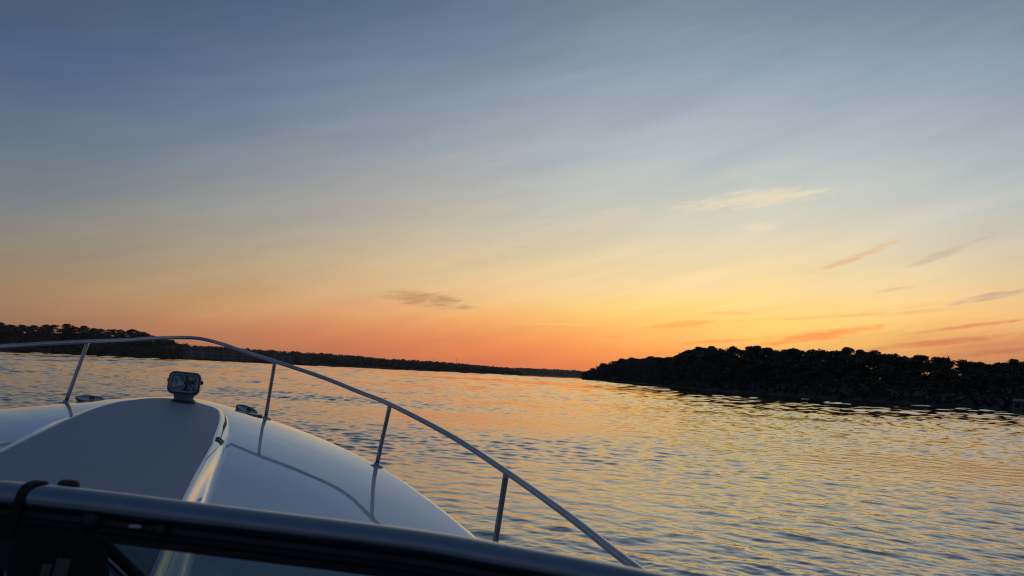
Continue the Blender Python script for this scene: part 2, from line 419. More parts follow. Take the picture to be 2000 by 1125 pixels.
# ------------------------------------------------------------------ lake
NEAR_SLOPE, FAR_SLOPE = .125, .060
def build_lake():
    front = np.concatenate([np.arange(-48, -35, .25), np.arange(-35, 35, .065), np.arange(35, 48.01, .25)]); back = np.arange(52, 308, 4.0)
    A = np.radians(np.concatenate([front, back])); na = len(A)
    R = [1.2]
    while R[-1] < 5.5: R.append(R[-1] * 1.012)
    while R[-1] < 75: R.append(R[-1] * 1.0022)
    while R[-1] < 900: R.append(R[-1] * (1.0022 + .0025 * min(1, (R[-1] - 75) / 60)))
    while R[-1] < 4200: R.append(R[-1] * 1.06)
    R = np.array(R); nr = len(R)
    a, r = np.meshgrid(A, R)
    x = r * np.sin(a); y = r * np.cos(a); z = np.zeros_like(x); dx = np.zeros_like(x); dy = np.zeros_like(x)
    g = np.random.default_rng(5)
    n = 380
    lam = np.exp(g.uniform(np.log(.12), np.log(42), n)); th = g.normal(radians(211), radians(40), n); ph = g.uniform(0, 2 * pi, n)
    # soft gusts: amplitude varies over several metres
    gx, gy = x * .11, y * .17
    gust = .8 + .38 * np.sin(gx + 1.7 * np.sin(gy * .6 + 1)) * np.cos(gy - .8 * np.sin(gx * .7)) + .18 * np.sin(gx * 2.3 + gy * 1.9)
    gust = gust * np.clip(1 - (r - 60) / 100, 0, 1) + (1 - np.clip(1 - (r - 60) / 100, 0, 1)) * (.75 + .45 * np.sin(r * .021 + 1.5 * np.sin(a * 5)) * np.sin(a * 7 + r * .006))
    # a ruffled patch on the port side, calmer towards the glow
    deg = np.degrees((a + pi) % (2 * pi) - pi)
    gust = gust * (1 + 1.0 * .8 * np.clip((-deg - 2) / 18, 0, 1) * np.clip((420 - r) / 250, 0, 1))
    # each ring carries the wavelengths its spacing can hold, with the slopes kept the same
    step = R * np.interp(R, [75, 135], [.0022, .0047])
    lmax = np.maximum(1.0, step * 7.0)
    Wt = np.clip((lam[None, :] / step[:, None] - 4.0) / 2.2, 0, 1) * np.where(lam[None, :] > lmax[:, None], np.clip(1.0 - np.log(lam[None, :] / lmax[:, None]) * .9, 0, 1) * .5, 1.0)
    Wt[R > 880] = 0
    target = np.interp(R, [6, 10, 16, 32, 70, 150, 900], [NEAR_SLOPE, .12, .10, .070, .058, .068, FAR_SLOPE])
    norm = target * np.sqrt(2 / np.maximum((Wt ** 2).sum(1), 1e-6)); norm[R > 880] = 0
    for i in range(n):
        rows = np.nonzero(Wt[:, i] > 0)[0]
        if not len(rows): continue
        q0, q1 = rows[0], rows[-1] + 1
        k = 2 * pi / lam[i]; kx, ky = k * sin(th[i]), k * cos(th[i])
        amp = (norm * Wt[:, i])[q0:q1, None] / k * gust[q0:q1]
        p = kx * x[q0:q1] + ky * y[q0:q1] + ph[i]
        z[q0:q1] += amp * np.cos(p); q = amp * np.sin(p) * .9
        dx[q0:q1] -= q * sin(th[i]); dy[q0:q1] -= q * cos(th[i])
    V = np.stack([x + dx, y + dy, z], -1).reshape(-1, 3)
    i, j = np.meshgrid(np.arange(nr - 1), np.arange(na), indexing='ij'); j2 = (j + 1) % na
    Q = np.stack([i * na + j, (i + 1) * na + j, (i + 1) * na + j2, i * na + j2], -1).reshape(-1, 4)[:, ::-1]
    o = link('water', quad_mesh('water', V, Q, M['water'], True))
    tag(o, kind='structure')
build_lake()

# ------------------------------------------------------------------ boat
YAW, PITCH, HEEL = radians(14), radians(2.5), radians(3)
boat = empty('motorboat', (-.844, -.21, 0))
boat.rotation_euler = (Matrix.Rotation(YAW, 3, 'Z') @ Matrix.Rotation(PITCH, 3, 'X') @ Matrix.Rotation(HEEL, 3, 'Y')).to_euler()
tag(boat, 'white cabin motorboat with low steel bow rail, searchlight and dark windshield frame', 'motorboat')

hw_f = smooth_interp([-2.6, 0, 1, 2, 3.07, 3.6, 4.0, 4.4, 4.9, 5.2, 5.47, 5.8, 6.0, 6.15, 6.24], [1.62, 1.70, 1.69, 1.66, 1.58, 1.48, 1.375, 1.245, 1.02, .855, .675, .42, .245, .09, .004])
G_f = smooth_interp([-2.6, 0, 1, 2, 3.07, 4.4, 5.47, 6.24], [1.18, 1.235, 1.262, 1.30, 1.362, 1.453, 1.515, 1.562])
c_f = smooth_interp([-2.6, 1, 2.4, 3.2, 4.0, 4.8, 5.4, 5.8, 6.24], [0.0, .005, .012, .022, .050, .070, .068, .05, .0])
def deck_u(s, f):
    h = float(hw_f(f)); t = min(1, abs(s) / h)
    return float(G_f(f)) + float(c_f(f)) * (1 - t ** 2.2)

def build_deck():
    fs = np.concatenate([np.linspace(-2.6, .40, 10), [.42, .44], np.linspace(.5, 3.0, 22), np.linspace(3.06, 5.4, 52), np.linspace(5.43, 6.24, 40)])
    ts = np.concatenate([[0, .1, .2, .3, .4, .5, .6, .7, .775, .80, .82, .84, .87, .90, .925, .945], np.linspace(.955, 1, 9)])
    ts = np.concatenate([-ts[:0:-1], ts])
    V = []; nt = len(ts)
    for f in fs:
        h = float(hw_f(f)); G = float(G_f(f)); rollw = min(.05, h * .3)
        for t in ts:
            s = t * h; a = abs(s)
            u = deck_u(s, f)
            e = a - (h - rollw)
            if e > 0: u -= .042 * (1 - sqrt(max(0, 1 - min(1, e / rollw) ** 2)))
            if f < .43 and abs(t) < .81: u = .72
            V.append((s, f, u))
    F = []; fm = []
    for i in range(len(fs) - 1):
        for j in range(nt - 1):
            F.append((i * nt + j, i * nt + j + 1, (i + 1) * nt + j + 1, (i + 1) * nt + j))
            fm.append(1 if (fs[i] < .41 and abs(ts[j]) < .8 and abs(ts[j + 1]) < .8) else 0)
    o = link('deck', mesh('deck', V, F, [M['gelcoat'], M['carpet']], True, fm), boat)
    # hull below the rolled gunwale, with a little flare and a boot at the waterline
    prof = [(1.0, -.042), (1.012, -.075), (1.012, -.11), (.995, -.16), (.95, -.45), (.90, -.8), (.84, -1.15), (.70, -1.5), (0.02, -1.9)]
    V = []; F = []; k = len(prof)
    for side in (-1, 1):
        b = len(V)
        for f in fs:
            h = float(hw_f(f)); G = float(G_f(f)); fade = max(0, (f - 3.2) / 3.0)
            for q, d in prof:
                V.append((side * h * q * (1 - .35 * fade * min(1, -d / 1.2)), f - max(0, -d - .1) * .45 * fade, G + d))
        for i in range(len(fs) - 1):
            for j in range(k - 1):
                q = (b + i * k + j, b + (i + 1) * k + j, b + (i + 1) * k + j + 1, b + i * k + j + 1)
                F.append(q if side > 0 else q[::-1])
    n2 = len(fs) * k
    F.append([j for j in range(k)] + [n2 + j for j in range(k)][::-1])
    link('hull', mesh('hull', V, F, M['gelcoat'], True), boat)
    # rub rail
    for side in (-1, 1):
        pts = [(side * (float(hw_f(f)) * 1.012 + .012), f, float(G_f(f)) - .095) for f in np.linspace(-2.6, 6.2, 80)]
        MB().tube(pts, .02, 8).build('rub_rail', M['rubber'], boat)
build_deck()

# cabin trunk -----------------------------------------------------
W_f = smooth_interp([1.2, 2.0, 2.7, 3.2, 3.7, 4.2, 4.7, 5.0, 5.2, 5.35, 5.47, 5.56, 5.62, 5.66], [.50, .462, .425, .40, .383, .372, .352, .332, .308, .28, .238, .18, .115, .004])
E_f = smooth_interp([1.2, 2.0, 2.9, 3.35, 3.7, 4.2, 4.7, 5.3, 5.66], [1.425, 1.445, 1.47, 1.485, 1.50, 1.525, 1.55, 1.572, 1.578])
def trunk_u(s, f):
    w = float(W_f(f)); t = min(1, abs(s) / max(w, 1e-3)); cr = .036 * min(1, (w / .25))
    return float(E_f(f)) + cr * (1 - t ** 2.4)
def build_trunk():
    fs = np.concatenate([np.linspace(1.2, 5.0, 60), np.linspace(5.03, 5.66, 40)])
    ts = np.linspace(-1, 1, 31); V = []; nt = len(ts)
    for f in fs:
        for t in ts: V.append((t * float(W_f(f)), f, trunk_u(t * float(W_f(f)), f)))
    F = [(i * nt + j, i * nt + j + 1, (i + 1) * nt + j + 1, (i + 1) * nt + j) for i in range(len(fs) - 1) for j in range(nt - 1)]
    tr = link('cabin_trunk', mesh('cabin_trunk', V, F, M['nonskid'], True), boat)
    # moulded shoulder that falls from the trunk edge to the deck, rings offset along the outline normal
    out = [(float(W_f(f)), f) for f in fs] + [(-float(W_f(f)), f) for f in fs[::-1]]
    P = np.array(out); T = np.gradient(P, axis=0); T /= np.linalg.norm(T, axis=1)[:, None] + 1e-9
    Nn = np.stack([T[:, 1], -T[:, 0]], -1)
    for _ in range(3):
        Nn[1:-1] = (Nn[:-2] + 2 * Nn[1:-1] + Nn[2:]) / 4
    Nn /= np.linalg.norm(Nn, axis=1)[:, None]
    ring = [(-.004, .000, 1), (.0, .0035, 1), (.006, .0045, 1), (.012, .002, 1), (.020, -.06, 2), (.031, -.20, 2), (.041, -.42, 2), (.049, -.68, 2), (.056, -.86, 2), (.066, -.96, 2), (.080, -1.00, 2), (.098, -1.06, 2)]
    V = []
    for (p, q) in zip(P, Nn):
        top = float(E_f(p[1]))
        for d, h, md in ring:
            s, f = p + q * d
            lo = deck_u(s, min(f, 6.1))
            dep = max(top - lo, .02)
            V.append((s, f, top + (h if md == 1 else dep * h)))
    k = len(ring); F = [(i * k + j, (i + 1) * k + j, (i + 1) * k + j + 1, i * k + j + 1) for i in range(len(P) - 1) for j in range(k - 1)]
    sh = link('shoulder', mesh('shoulder', V, F, M['gelcoat'], True), tr)
    # dark groove along the forward half of the starboard shoulder and the joint where it ends
    def on(f, d):
        s = float(W_f(f)) + d; top = float(E_f(f)); lo = deck_u(s, f)
        hh = np.interp(d, [r[0] for r in ring], [0 if r[2] == 1 else r[1] for r in ring]); return s, top + max(top - lo, .02) * hh
    V = []; n = 26
    for i, f in enumerate(np.linspace(4.47, 5.33, n)):
        wd = .0015 + .006 * math.exp(-((i / n - .42) / .16) ** 2)
        for d in (.030 - wd, .030 + wd):
            s, u = on(f, d); V.append((s + .0022, f, u + .0035))
    MB().add(V, [(2 * i, 2 * i + 1, 2 * i + 3, 2 * i + 2) for i in range(n - 1)]).build('groove', M['seam'], tr)
    V = []
    ds = np.linspace(.008, .048, 9)
    for w in (0, .085):
        for d in ds:
            f = 4.36 + w - 1.3 * abs(d - .022)
            s, u = on(f, d); V.append((s + .003, f, u + .0045))
    MB().add(V, [(j, j + 1, 10 + j, 9 + j) for j in range(8)]).build('joint', M['seam'], tr)
    V = []
    for w in (0, .012):
        for d in np.linspace(-.012, .03, 5):
            f = 5.31 + w * .6; s, u = on(f, max(d, 0)); V.append((s + min(d, 0) + .002, f + d * .2, u + .005))
    MB().add(V, [(j, j + 1, 6 + j, 5 + j) for j in range(4)]).build('joint', M['seam'], tr)
build_trunk()

# bow rail --------------------------------------------------------
RAIL = [(0, 6.17, 1.978), (.09, 6.125, 1.973), (.22, 5.95, 1.957), (.37, 5.74, 1.931), (.575, 5.465, 1.901), (.86, 5.15, 1.852), (1.076, 4.8, 1.807), (1.222, 4.4, 1.784), (1.433, 3.7, 1.727), (1.546, 3.07, 1.681), (1.589, 2.5, 1.66), (1.60, 2.15, 1.648), (1.60, 1.8, 1.64), (1.60, 1.5, 1.60), (1.60, 1.25, 1.50), (1.60, 1.12, 1.36)]
def build_rail():
    pts = [(-s, f, u) for s, f, u in RAIL[:0:-1]] + RAIL
    rail = MB().tube(spline(pts, 10), .0125, 16).build('bow_rail', M['steel'], boat)
    ST = [((.563, 5.465), (.574, 5.472, 1.899)), ((1.189, 4.398), (1.222, 4.402, 1.781)), ((1.529, 3.073), (1.546, 3.075, 1.679)), ((1.60, 1.98), (1.60, 1.98, 1.643))]
    for B0, T0 in ST:
        for sd in (-1, 1):
            (bs, bf), (ts, tf, tu) = B0, T0
            if sd < 0 and abs(bf - 5.465) < .01: bs, bf, ts, tf, tu = .599, 5.468, .537, 5.515, 1.908
            bu = deck_u(bs, bf)
            base = (sd * bs, bf, bu - .004); top = (sd * ts, tf, tu)
            P = [tuple(np.array(base) * (1 - t) + np.array(top) * t) for t in (0, .25, .5, .75, .93, 1.0)]
            st = MB().tube(P, [.0112, .0112, .0112, .0112, .0118, .0125], 16).build('stanchion', M['steel'], rail)
            # welded collar and the round base plate screwed to the deck
            MB().lathe([(.036, -.006), (.037, .0015), (.034, .0042), (.017, .0062), (.0145, .013), (.0120, .016)], 28, (sd * bs, bf, bu)).build('base_plate', M['steel'], rail)
build_rail()

# searchlight on the nose of the trunk, turned back towards the helm
def rounded_rect(w, h, r, n=6):
    p = []
    for cx, cy, a0 in ((w / 2 - r, h / 2 - r, 0), (-w / 2 + r, h / 2 - r, 90), (-w / 2 + r, -h / 2 + r, 180), (w / 2 - r, -h / 2 + r, 270)):
        for k in range(n + 1):
            a = radians(a0 + 90 * k / n); p.append((cx + r * cos(a), cy + r * sin(a)))
    return p
def build_light():
    f0, s0 = 5.36, .075; u0 = trunk_u(s0, f0)
    root = MB().lathe([(.070, -.01), (.071, .006), (.068, .012), (.058, .014)], 32, (s0, f0, u0), sx=1.0, sy=.9).build('searchlight', M['lamp_dark'], boat, auto=40)
    MB().lathe([(.058, .012), (.058, .03), (.062, .040), (.066, .046), (.05, .05)], 32, (s0, f0, u0), sx=1.0, sy=.85).build('swivel_base', M['lamp_body'], root, auto=40)
    # housing: stacked rounded rectangles along the lamp axis (y, towards the helm = negative)
    Rm = Matrix.Rotation(radians(-5), 3, 'Z') @ Matrix.Rotation(radians(-4), 3, 'X')
    cz = u0 + .112
    def sweep(sections, n=6):
        V = []; F = []; m = None
        for y, w, h, r, dz in sections:
            pr = rounded_rect(w, h, r, n); m = len(pr)
            V += [tuple(Vector((s0, f0, cz)) + Rm @ Vector((a, y, b + dz))) for a, b in pr]
        for i in range(len(sections) - 1):
            F += [(i * m + k, i * m + (k + 1) % m, (i + 1) * m + (k + 1) % m, (i + 1) * m + k) for k in range(m)]
        return V, F, m
    sec = [(.075, .06, .05, .02, 0), (.07, .11, .085, .03, 0), (.045, .165, .12, .034, 0), (.0, .186, .136, .036, 0), (-.036, .190, .140, .036, 0), (-.045, .188, .138, .036, 0), (-.047, .180, .130, .034, 0), (-.047, .172, .122, .03, 0)]
    V, F, m = sweep(sec); F.append(tuple(range(m)))
    MB().add(V, F).build('housing', M['lamp_body'], root, auto=50)
    V, F, m = sweep([(-.046, .176, .126, .032, 0), (-.050, .174, .124, .032, 0), (-.050, .168, .118, .03, 0), (-.046, .166, .116, .03, 0)])
    MB().add(V, F).build('gasket', M['lamp_dark'], root, auto=50)
    V, F, m = sweep([(-.044, .166, .116, .028, 0), (-.058, .164, .114, .028, 0), (-.061, .158, .108, .026, 0), (-.060, .140, .088, .012, 0), (-.050, .134, .082, .010, 0)])
    MB().add(V, F).build('bezel', M['lamp_body'], root, auto=50)
    V, F, m = sweep([(-.053, .139, .087, .011, 0), (-.051, .139, .087, .011, 0)]); F += [tuple(range(m)), tuple(range(m, 2 * m))[::-1]]
    MB().add(V, F).build('lens', M['lens'], root, smooth=False)
    # faceted reflector bowl with the bulb
    V, F, m = sweep([(-.046, .138, .086, .012, 0), (-.020, .11, .06, .012, 0), (.004, .05, .03, .010, .004), (.006, .02, .015, .006, .004)], 6); F.append(tuple(range(3 * m, 4 * m))[::-1])
    MB().add(V, F).build('reflector', M['reflector'], root, auto=50)
    MB().tube([tuple(Vector((s0, f0, cz)) + Rm @ Vector((.0, .0, .004))), tuple(Vector((s0, f0, cz)) + Rm @ Vector((0, -.022, .004)))], .009, 12).build('bulb', M['lamp_dark'], root)
    for sd in (-1, 1):
        MB().tube([tuple(Vector((s0, f0, cz)) + Rm @ Vector((sd * .092, -.02, .012))), tuple(Vector((s0, f0, cz)) + Rm @ Vector((sd * .103, -.02, .012)))], .011, 12).build('pivot_bolt', M['lamp_dark'], root)
build_light()

# fittings on the foredeck
def build_fittings():
    def plate(s, f, a, b, tilt, lift, rz, hole=True, name='deck_fitting', hgt=.009):
        u = deck_u(s, f)
        Rm = Matrix.Rotation(rz, 3, 'Z') @ tilt
        r = MB().lathe([(a * .94, -.012), (a, 0), (a * .99, hgt * .3), (a * .93, hgt * .55), (a * .8, hgt * .62), (a * .78, hgt * .5), (a * .2, hgt * .5)], 36, (s, f, u + lift), Rm, 1.0, b / a).build(name, M['pewter'], boat, auto=45)
        if hole:
            c = Vector((s, f, u + lift)) + Rm @ Vector((a * .12, b * .25, hgt * .55))
            MB().lathe([(a * .2, -.004), (a * .2, .004), (a * .1, .005)], 20, tuple(c), Rm).build('keyhole', M['rubber'], r)
        return r
    plate(-.500, 5.62, .085, .078, Matrix.Rotation(radians(9), 3, 'X'), .012, radians(20))
    plate(.430, 5.68, .075, .062, Matrix.Rotation(radians(10), 3, 'X') @ Matrix.Rotation(radians(18), 3, 'Y'), .012, radians(-20))
    plate(.492, 5.50, .052, .04, Matrix.Rotation(radians(4), 3, 'Y'), .004, 0, False)
build_fittings()

# windshield ------------------------------------------------------
WTOP = 1.955
PATH = [(-1.50, .10), (-1.47, .42), (-1.36, .68), (-1.10, .86), (-.75, .95), (-.3, 1.0), (.1, 1.015), (.35, 1.01), (.481, 1.0), (.58, .98), (.68, .95), (.88, .89), (.97, .845), (1.055, .795), (1.20, .69), (1.36, .52), (1.45, .30), (1.48, .0), (1.48, -.4)]
def build_windshield():
    P = spline([(s, f, 0) for s, f in PATH], 8)[:, :2]
    T = np.gradient(P, axis=0); T /= np.linalg.norm(T, axis=1)[:, None]; Nn = np.stack([-T[:, 1], T[:, 0]], -1)
    # extrusion sections: (outward, u) from the top of the frame
    def sweep(prof, closed=True):
        V = []; m = len(prof)
        for p, q in zip(P, Nn):
            for d, u in prof: V.append((p[0] + q[0] * d, p[1] + q[1] * d, WTOP + u))
        mm = m if closed else m - 1
        F = [(i * m + k, i * m + (k + 1) % m, (i + 1) * m + (k + 1) % m, (i + 1) * m + k) for i in range(len(P) - 1) for k in range(mm)]
        if closed: F += [tuple(range(m)), tuple((len(P) - 1) * m + k for k in range(m))[::-1]]
        return V, F
    sp = lambda v: math.copysign(abs(v) ** .78, v)
    bar = [(.017 * sp(cos(a)) + .002, -.0135 + .0135 * sp(sin(a))) for a in np.linspace(0, 2 * pi, 28, endpoint=False)]
    V, F = sweep(bar); ws = MB().add(V, F).build('windshield', M['frame'], boat, auto=60)
    V, F = sweep([(.015, -.022), (-.011, -.0235), (-.013, -.029), (-.002, -.030), (.014, -.029)]); MB().add(V, F).build('seal_strip', M['frame_groove'], ws, auto=40)
    V, F = sweep([(.016, -.0295), (-.012, -.0295), (-.0155, -.032), (-.0155, -.035), (-.0135, -.0362), (-.0155, -.0375), (-.0155, -.043), (-.010, -.046), (.016, -.046)]); MB().add(V, F).build('lower_channel', M['frame_groove'], ws, auto=40)
    # raked panes, from the channel forward and down to the deck
    def gp(i, k, off=0.0):
        p, q = P[i], Nn[i]; run = .60
        d = .008 + run * k + off * .6; return (p[0] + q[0] * d, p[1] + q[1] * d, WTOP - .043 - .53 * k + off * .8)
    n = len(P); V = []; m = 7
    for off in (0, .005):
        for i in range(n):
            for k in range(m): V.append(gp(i, k / (m - 1), off))
    F = []
    for i in range(n - 1):
        for k in range(m - 1):
            a = i * m + k; F.append((a, a + m, a + m + 1, a + 1)); b = n * m + a; F.append((b, b + 1, b + m + 1, b + m))
    MB().add(V, F).build('glass', M['glass'], ws)
    MB().tube([gp(i, .985) for i in range(n)], .014, 8).build('base_channel', M['frame'], ws)
    # slanting post between the middle and side panes
    def post(i0, i1, name='mullion'):
        A = np.array(gp(i0, .01, -.004)); B = np.array(gp(i1, .97, -.004)); d = (B - A) / np.linalg.norm(B - A)
        nrm = Vector((Nn[i0][0] * .5, Nn[i0][1] * .5, .8)).normalized(); x = Vector(d).cross(nrm).normalized(); nn = x.cross(Vector(d))
        R3 = Matrix((x, Vector(d), nn)).transposed(); L = float(np.linalg.norm(B - A))
        o = MB().box(tuple((A + B) / 2), (.017, L, .014), R3, .004).build(name, M['steel'], ws, auto=40)
        off = x * .0135
        MB().box(tuple((A + B) / 2 + np.array(off)), (.010, L, .011), R3, .003).build('post_seal', M['rubber'], ws, auto=40)
        return o
    jj = int(np.argmin(np.abs(P[:, 0] - .563) + 10 * (P[:, 1] < .5)))
    ij = int(np.argmin(np.abs(P[:, 0] - .76) + 10 * (P[:, 1] < .5)))
    post(jj, ij)
    post(int(np.argmin(np.abs(P[:, 0] + .60) + 10 * (P[:, 1] < .5))), int(np.argmin(np.abs(P[:, 0] + .7) + 10 * (P[:, 1] < .5))))
    # snap studs under the bar
    for s, kk in ((.585, .72), (.655, .55)):
        i = int(np.argmin(np.abs(P[:, 0] - s) + 10 * (P[:, 1] < .5))); p, q = P[i], Nn[i]
        MB().lathe([(.011 * kk, 0), (.012 * kk, .006), (.008 * kk, .011), (.003, .012)], 16, (p[0] - q[0] * .013, p[1] - q[1] * .013, WTOP - .027), Matrix.Rotation(radians(78), 3, 'X')).build('snap_stud', M['rubber'], ws)
    i = int(np.argmin(np.abs(P[:, 0] - .625) + 10 * (P[:, 1] < .5))); p, q = P[i], Nn[i]
    MB().box((p[0] - q[0] * .016, p[1] - q[1] * .016, WTOP - .026), (.014, .0045, .005), Matrix.Rotation(radians(-14), 3, 'Z'), .002).build('bright_clip', M['steel'], ws, auto=40)
    return P, Nn
WP, WN = build_windshield()

def build_console():
    V = []; F = []
    prof = [(.50, 1.28), (.50, 1.50), (.56, 1.56), (.70, 1.58), (1.00, 1.50), (1.25, 1.40), (1.30, 1.30)]
    ss = np.linspace(-1.25, 1.25, 24)
    for s in ss:
        for f, u in prof: V.append((s, f - .25 * max(0, abs(s) - .7), u))
    m = len(prof)
    F = [(i * m + k, (i + 1) * m + k, (i + 1) * m + k + 1, i * m + k + 1) for i in range(len(ss) - 1) for k in range(m - 1)]
    F += [tuple(range(m)), tuple((len(ss) - 1) * m + k for k in range(m))[::-1]]
    MB().add(V, F).build('dashboard', M['dash'], boat, auto=40)
build_console()

# things tied to the windshield: child of nothing, placed through the boat's own matrix
bpy.context.view_layer.update()
BM = boat.matrix_world.copy()
def on_boat(v): return [tuple(BM @ Vector(p)) for p in v]
def loose(name, v, f, mat, label, cat, auto=None, smooth=True):
    c = np.mean(on_boat(v), axis=0)
    b = MB().add([tuple(np.array(p) - c) for p in on_boat(v)], f)
    o = b.build(name, mat, None, smooth, auto); o.location = tuple(c); tag(o, label, cat); return o

def build_strap():
    # webbing loop round the top bar, its tail hanging inside
    s0 = .503; i = int(np.argmin(np.abs(WP[:, 0] - s0) + 10 * (WP[:, 1] < .5))); p, q = WP[i], WN[i]; t = np.array([q[1], -q[0]])
    loop = [(.021, -.03), (.0212, -.014), (.014, .0005), (.002, .0028), (-.011, -.0005), (-.0180, -.014), (-.021, -.034), (-.0225, -.05), (-.020, -.068), (-.018, -.10), (-.020, -.14)]
    loop = spline([(a, b, 0) for a, b in loop], 6)[:, :2]
    V = []; n = len(loop)
    for k, (d, u) in enumerate(loop):
        sh = .012 - .022 * (k / n); w = .0046
        for e in (-1, 1):
            for th in (0, -.0022):
                dd = d * (1 + th / .02); a = p + q * dd + t * (sh + e * w)
                V.append((a[0], a[1], WTOP + u + (th if k < 20 else 0)))
    F = []
    for k in range(n - 1):
        a = 4 * k; F += [(a, a + 2, a + 6, a + 4), (a + 1, a + 5, a + 7, a + 3), (a, a + 4, a + 5, a + 1), (a + 2, a + 3, a + 7, a + 6)]
    loose('strap', V, F, M['canvas'], 'black webbing strap looped round the dark windshield frame at its left end', 'strap', auto=50)
build_strap()

def build_cover():
    """folded black cloth hanging inside the glass below the bar"""
    # outline in (along bar, drop below bar)
    top = np.linspace(.36, .590, 40)
    V = []; F = []; rows = 14
    def low(s):
        # hem: notch near s=.505, long fold on the right
        return .066 + .13 * abs(s - .507) / .05 if s < .56 else .066 + .13 * .053 / .05 + (s - .56) * 2.6
    for sheet in (0, 1):
        for s in top:
            i = int(np.argmin(np.abs(WP[:, 0] - s) + 10 * (WP[:, 1] < .5))); p, q = WP[i], WN[i]
            for r in range(rows):
                k = r / (rows - 1); dr = .036 + k * (low(s) - .036)
                wr = .008 * sin(s * 150 + k * 3) * k + .006 * sin(s * 67 - k * 5)
                d = -.022 - .02 * k + wr + (.010 + .01 * k if sheet else 0)
                V.append((s + .06 * k * max(0, (s - .50) / .1), p[1] + q[1] * d, WTOP - dr))
    n = len(top) * rows
    for sh in (0, 1):
        for i in range(len(top) - 1):
            for r in range(rows - 1):
                a = sh * n + i * rows + r; qd = (a, a + rows, a + rows + 1, a + 1); F.append(qd if sh else qd[::-1])
    for i in range(len(top) - 1):
        a = i * rows + rows - 1; F.append((a, a + rows, n + a + rows, n + a))
        a = i * rows; F.append((a, n + a, n + a + rows, a + rows))
    for i in (0, len(top) - 1):
        for r in range(rows - 1):
            a = i * rows + r; F.append((a, a + 1, n + a + 1, n + a))
    loose('canvas_cover', V, F, M['canvas'], 'black cloth hanging in folds under the left end of the windshield frame', 'canvas cover', auto=60)
    for k, (s, w, d0, lab) in enumerate(((.551, .0040, .060, 'shorter pale webbing tail dangling in front of the black cloth'), (.565, .0058, .054, 'wider pale webbing tail dangling in front of the black cloth'))):
        i = int(np.argmin(np.abs(WP[:, 0] - s) + 10 * (WP[:, 1] < .5))); p, q = WP[i], WN[i]
        V = []; m = 8
        for r in range(m):
            kk = r / (m - 1)
            for e in (-1, 1):
                for th in (0, .002):
                    V.append((s + e * w - .006 * kk, p[1] + q[1] * (-.052 - .006 * sin(kk * 3) + th), WTOP - d0 - .07 * kk))
        F = []
        for r in range(m - 1):
            a = 4 * r; F += [(a, a + 2, a + 6, a + 4), (a + 1, a + 5, a + 7, a + 3), (a, a + 4, a + 5, a + 1), (a + 2, a + 3, a + 7, a + 6)]
        F += [(0, 1, 3, 2), (4 * m - 4, 4 * m - 2, 4 * m - 1, 4 * m - 3)]
        loose('webbing_tail', V, F, M['webbing'], lab, 'webbing', smooth=False)
build_cover()


def build_frame_cap():
    # small black lozenge clipped on the far side of the top bar
    s0 = .534; i = int(np.argmin(np.abs(WP[:, 0] - s0) + 10 * (WP[:, 1] < .5))); p, q = WP[i], WN[i]
    MB().lathe([(.009, -.02), (.0105, -.006), (.010, -.0005), (.007, .0018), (.003, .0022)], 24, (p[0] + q[0] * .03, p[1] + q[1] * .03, WTOP - .0005), sx=1.05, sy=.6).build('frame_cap', M['rubber'], boat, auto=50)
build_frame_cap()

# ------------------------------------------------------------------ trees
def leaf_cloud(C, R, n, size, g, flat=.8, shell=(.55, 1.05)):
    """n leaf-clump quads spread through ellipsoid lobes (centres C, radii R)"""
    k = g.integers(0, len(C), n); d = g.normal(size=(n, 3)); d /= np.linalg.norm(d, axis=1)[:, None]
    rr = g.uniform(shell[0], shell[1], n) ** .6
    p = C[k] + d * (R[k] * rr)[:, None] * np.array([1, 1, flat])
    a = g.normal(size=(n, 3)); a /= np.linalg.norm(a, axis=1)[:, None]
    b = np.cross(a, g.normal(size=(n, 3))); b /= np.linalg.norm(b, axis=1)[:, None]
    s = size * g.uniform(.55, 1.25, n)[:, None]
    v = np.stack([p - a * s, p - b * s * .55, p + a * s, p + b * s * .55], 1).reshape(-1, 3)
    return v
def crown_mesh(name, H, rad, seed, lobes=13, leaves=1500, size=.36, base=.30, sparse=False):
    g = np.random.default_rng(seed)
    C = []; R = []
    for i in range(lobes):
        h = base + (1 - base) * (i + .5) / lobes
        env = rad * (sin(pi * min(1, (h - base) / (1 - base) * .82 + .14)) ** .7)
        a = g.uniform(0, 2 * pi); q = env * g.uniform(.35, .8) if i < lobes - 1 else 0
        rr = rad * g.uniform(.17, .47) * (.8 if sparse else 1)
        C.append((q * cos(a), q * sin(a), h * H - rr * .5)); R.append(rr)
    C.append((0, 0, H - rad * .30)); R.append(rad * .33)
    C = np.array(C); R = np.array(R)
    V = leaf_cloud(C, R, leaves, size, g, .8, (.2, 1.22))
    Q = np.arange(len(V)).reshape(-1, 4)
    return quad_mesh(name, V, Q, M['leaves']), C
def trunk_mesh(name, H, C, seed):
    g = np.random.default_rng(seed); b = MB()
    pts = [(0, 0, -.8), (0, 0, .3), (.1, .05, H * .25), (.05, -.08, H * .5), (-.04, .02, H * .85)]
    b.tube(pts, [.26, .20, .15, .10, .03], 8)
    for c in C[::2]:
        st = Vector((.05, 0, max(H * .2, c[2] * .62))); e = Vector(c)
        b.tube([st, st.lerp(e, .5) + Vector((0, 0, .25)), e], [.07, .05, .02], 6)
    return mesh(name, b.v, b.f, M['bark'])
TREES = []
for k in range(7):
    rad = (2.5, 2.9, 2.3, 3.1, 2.7, 2.2, 2.6)[k]; H = 10.0
    cm, C = crown_mesh('crown', H, rad, 100 + k, (20, 24, 18, 26, 22, 17, 21)[k], 2600, .25, (.16, .2, .14, .22, .18, .12, .18)[k])
    TREES.append((cm, trunk_mesh('trunk', H, C, k), rad))
cm, C = crown_mesh('crown', 10, 2.3, 300, 8, 420, .33, .42, True)
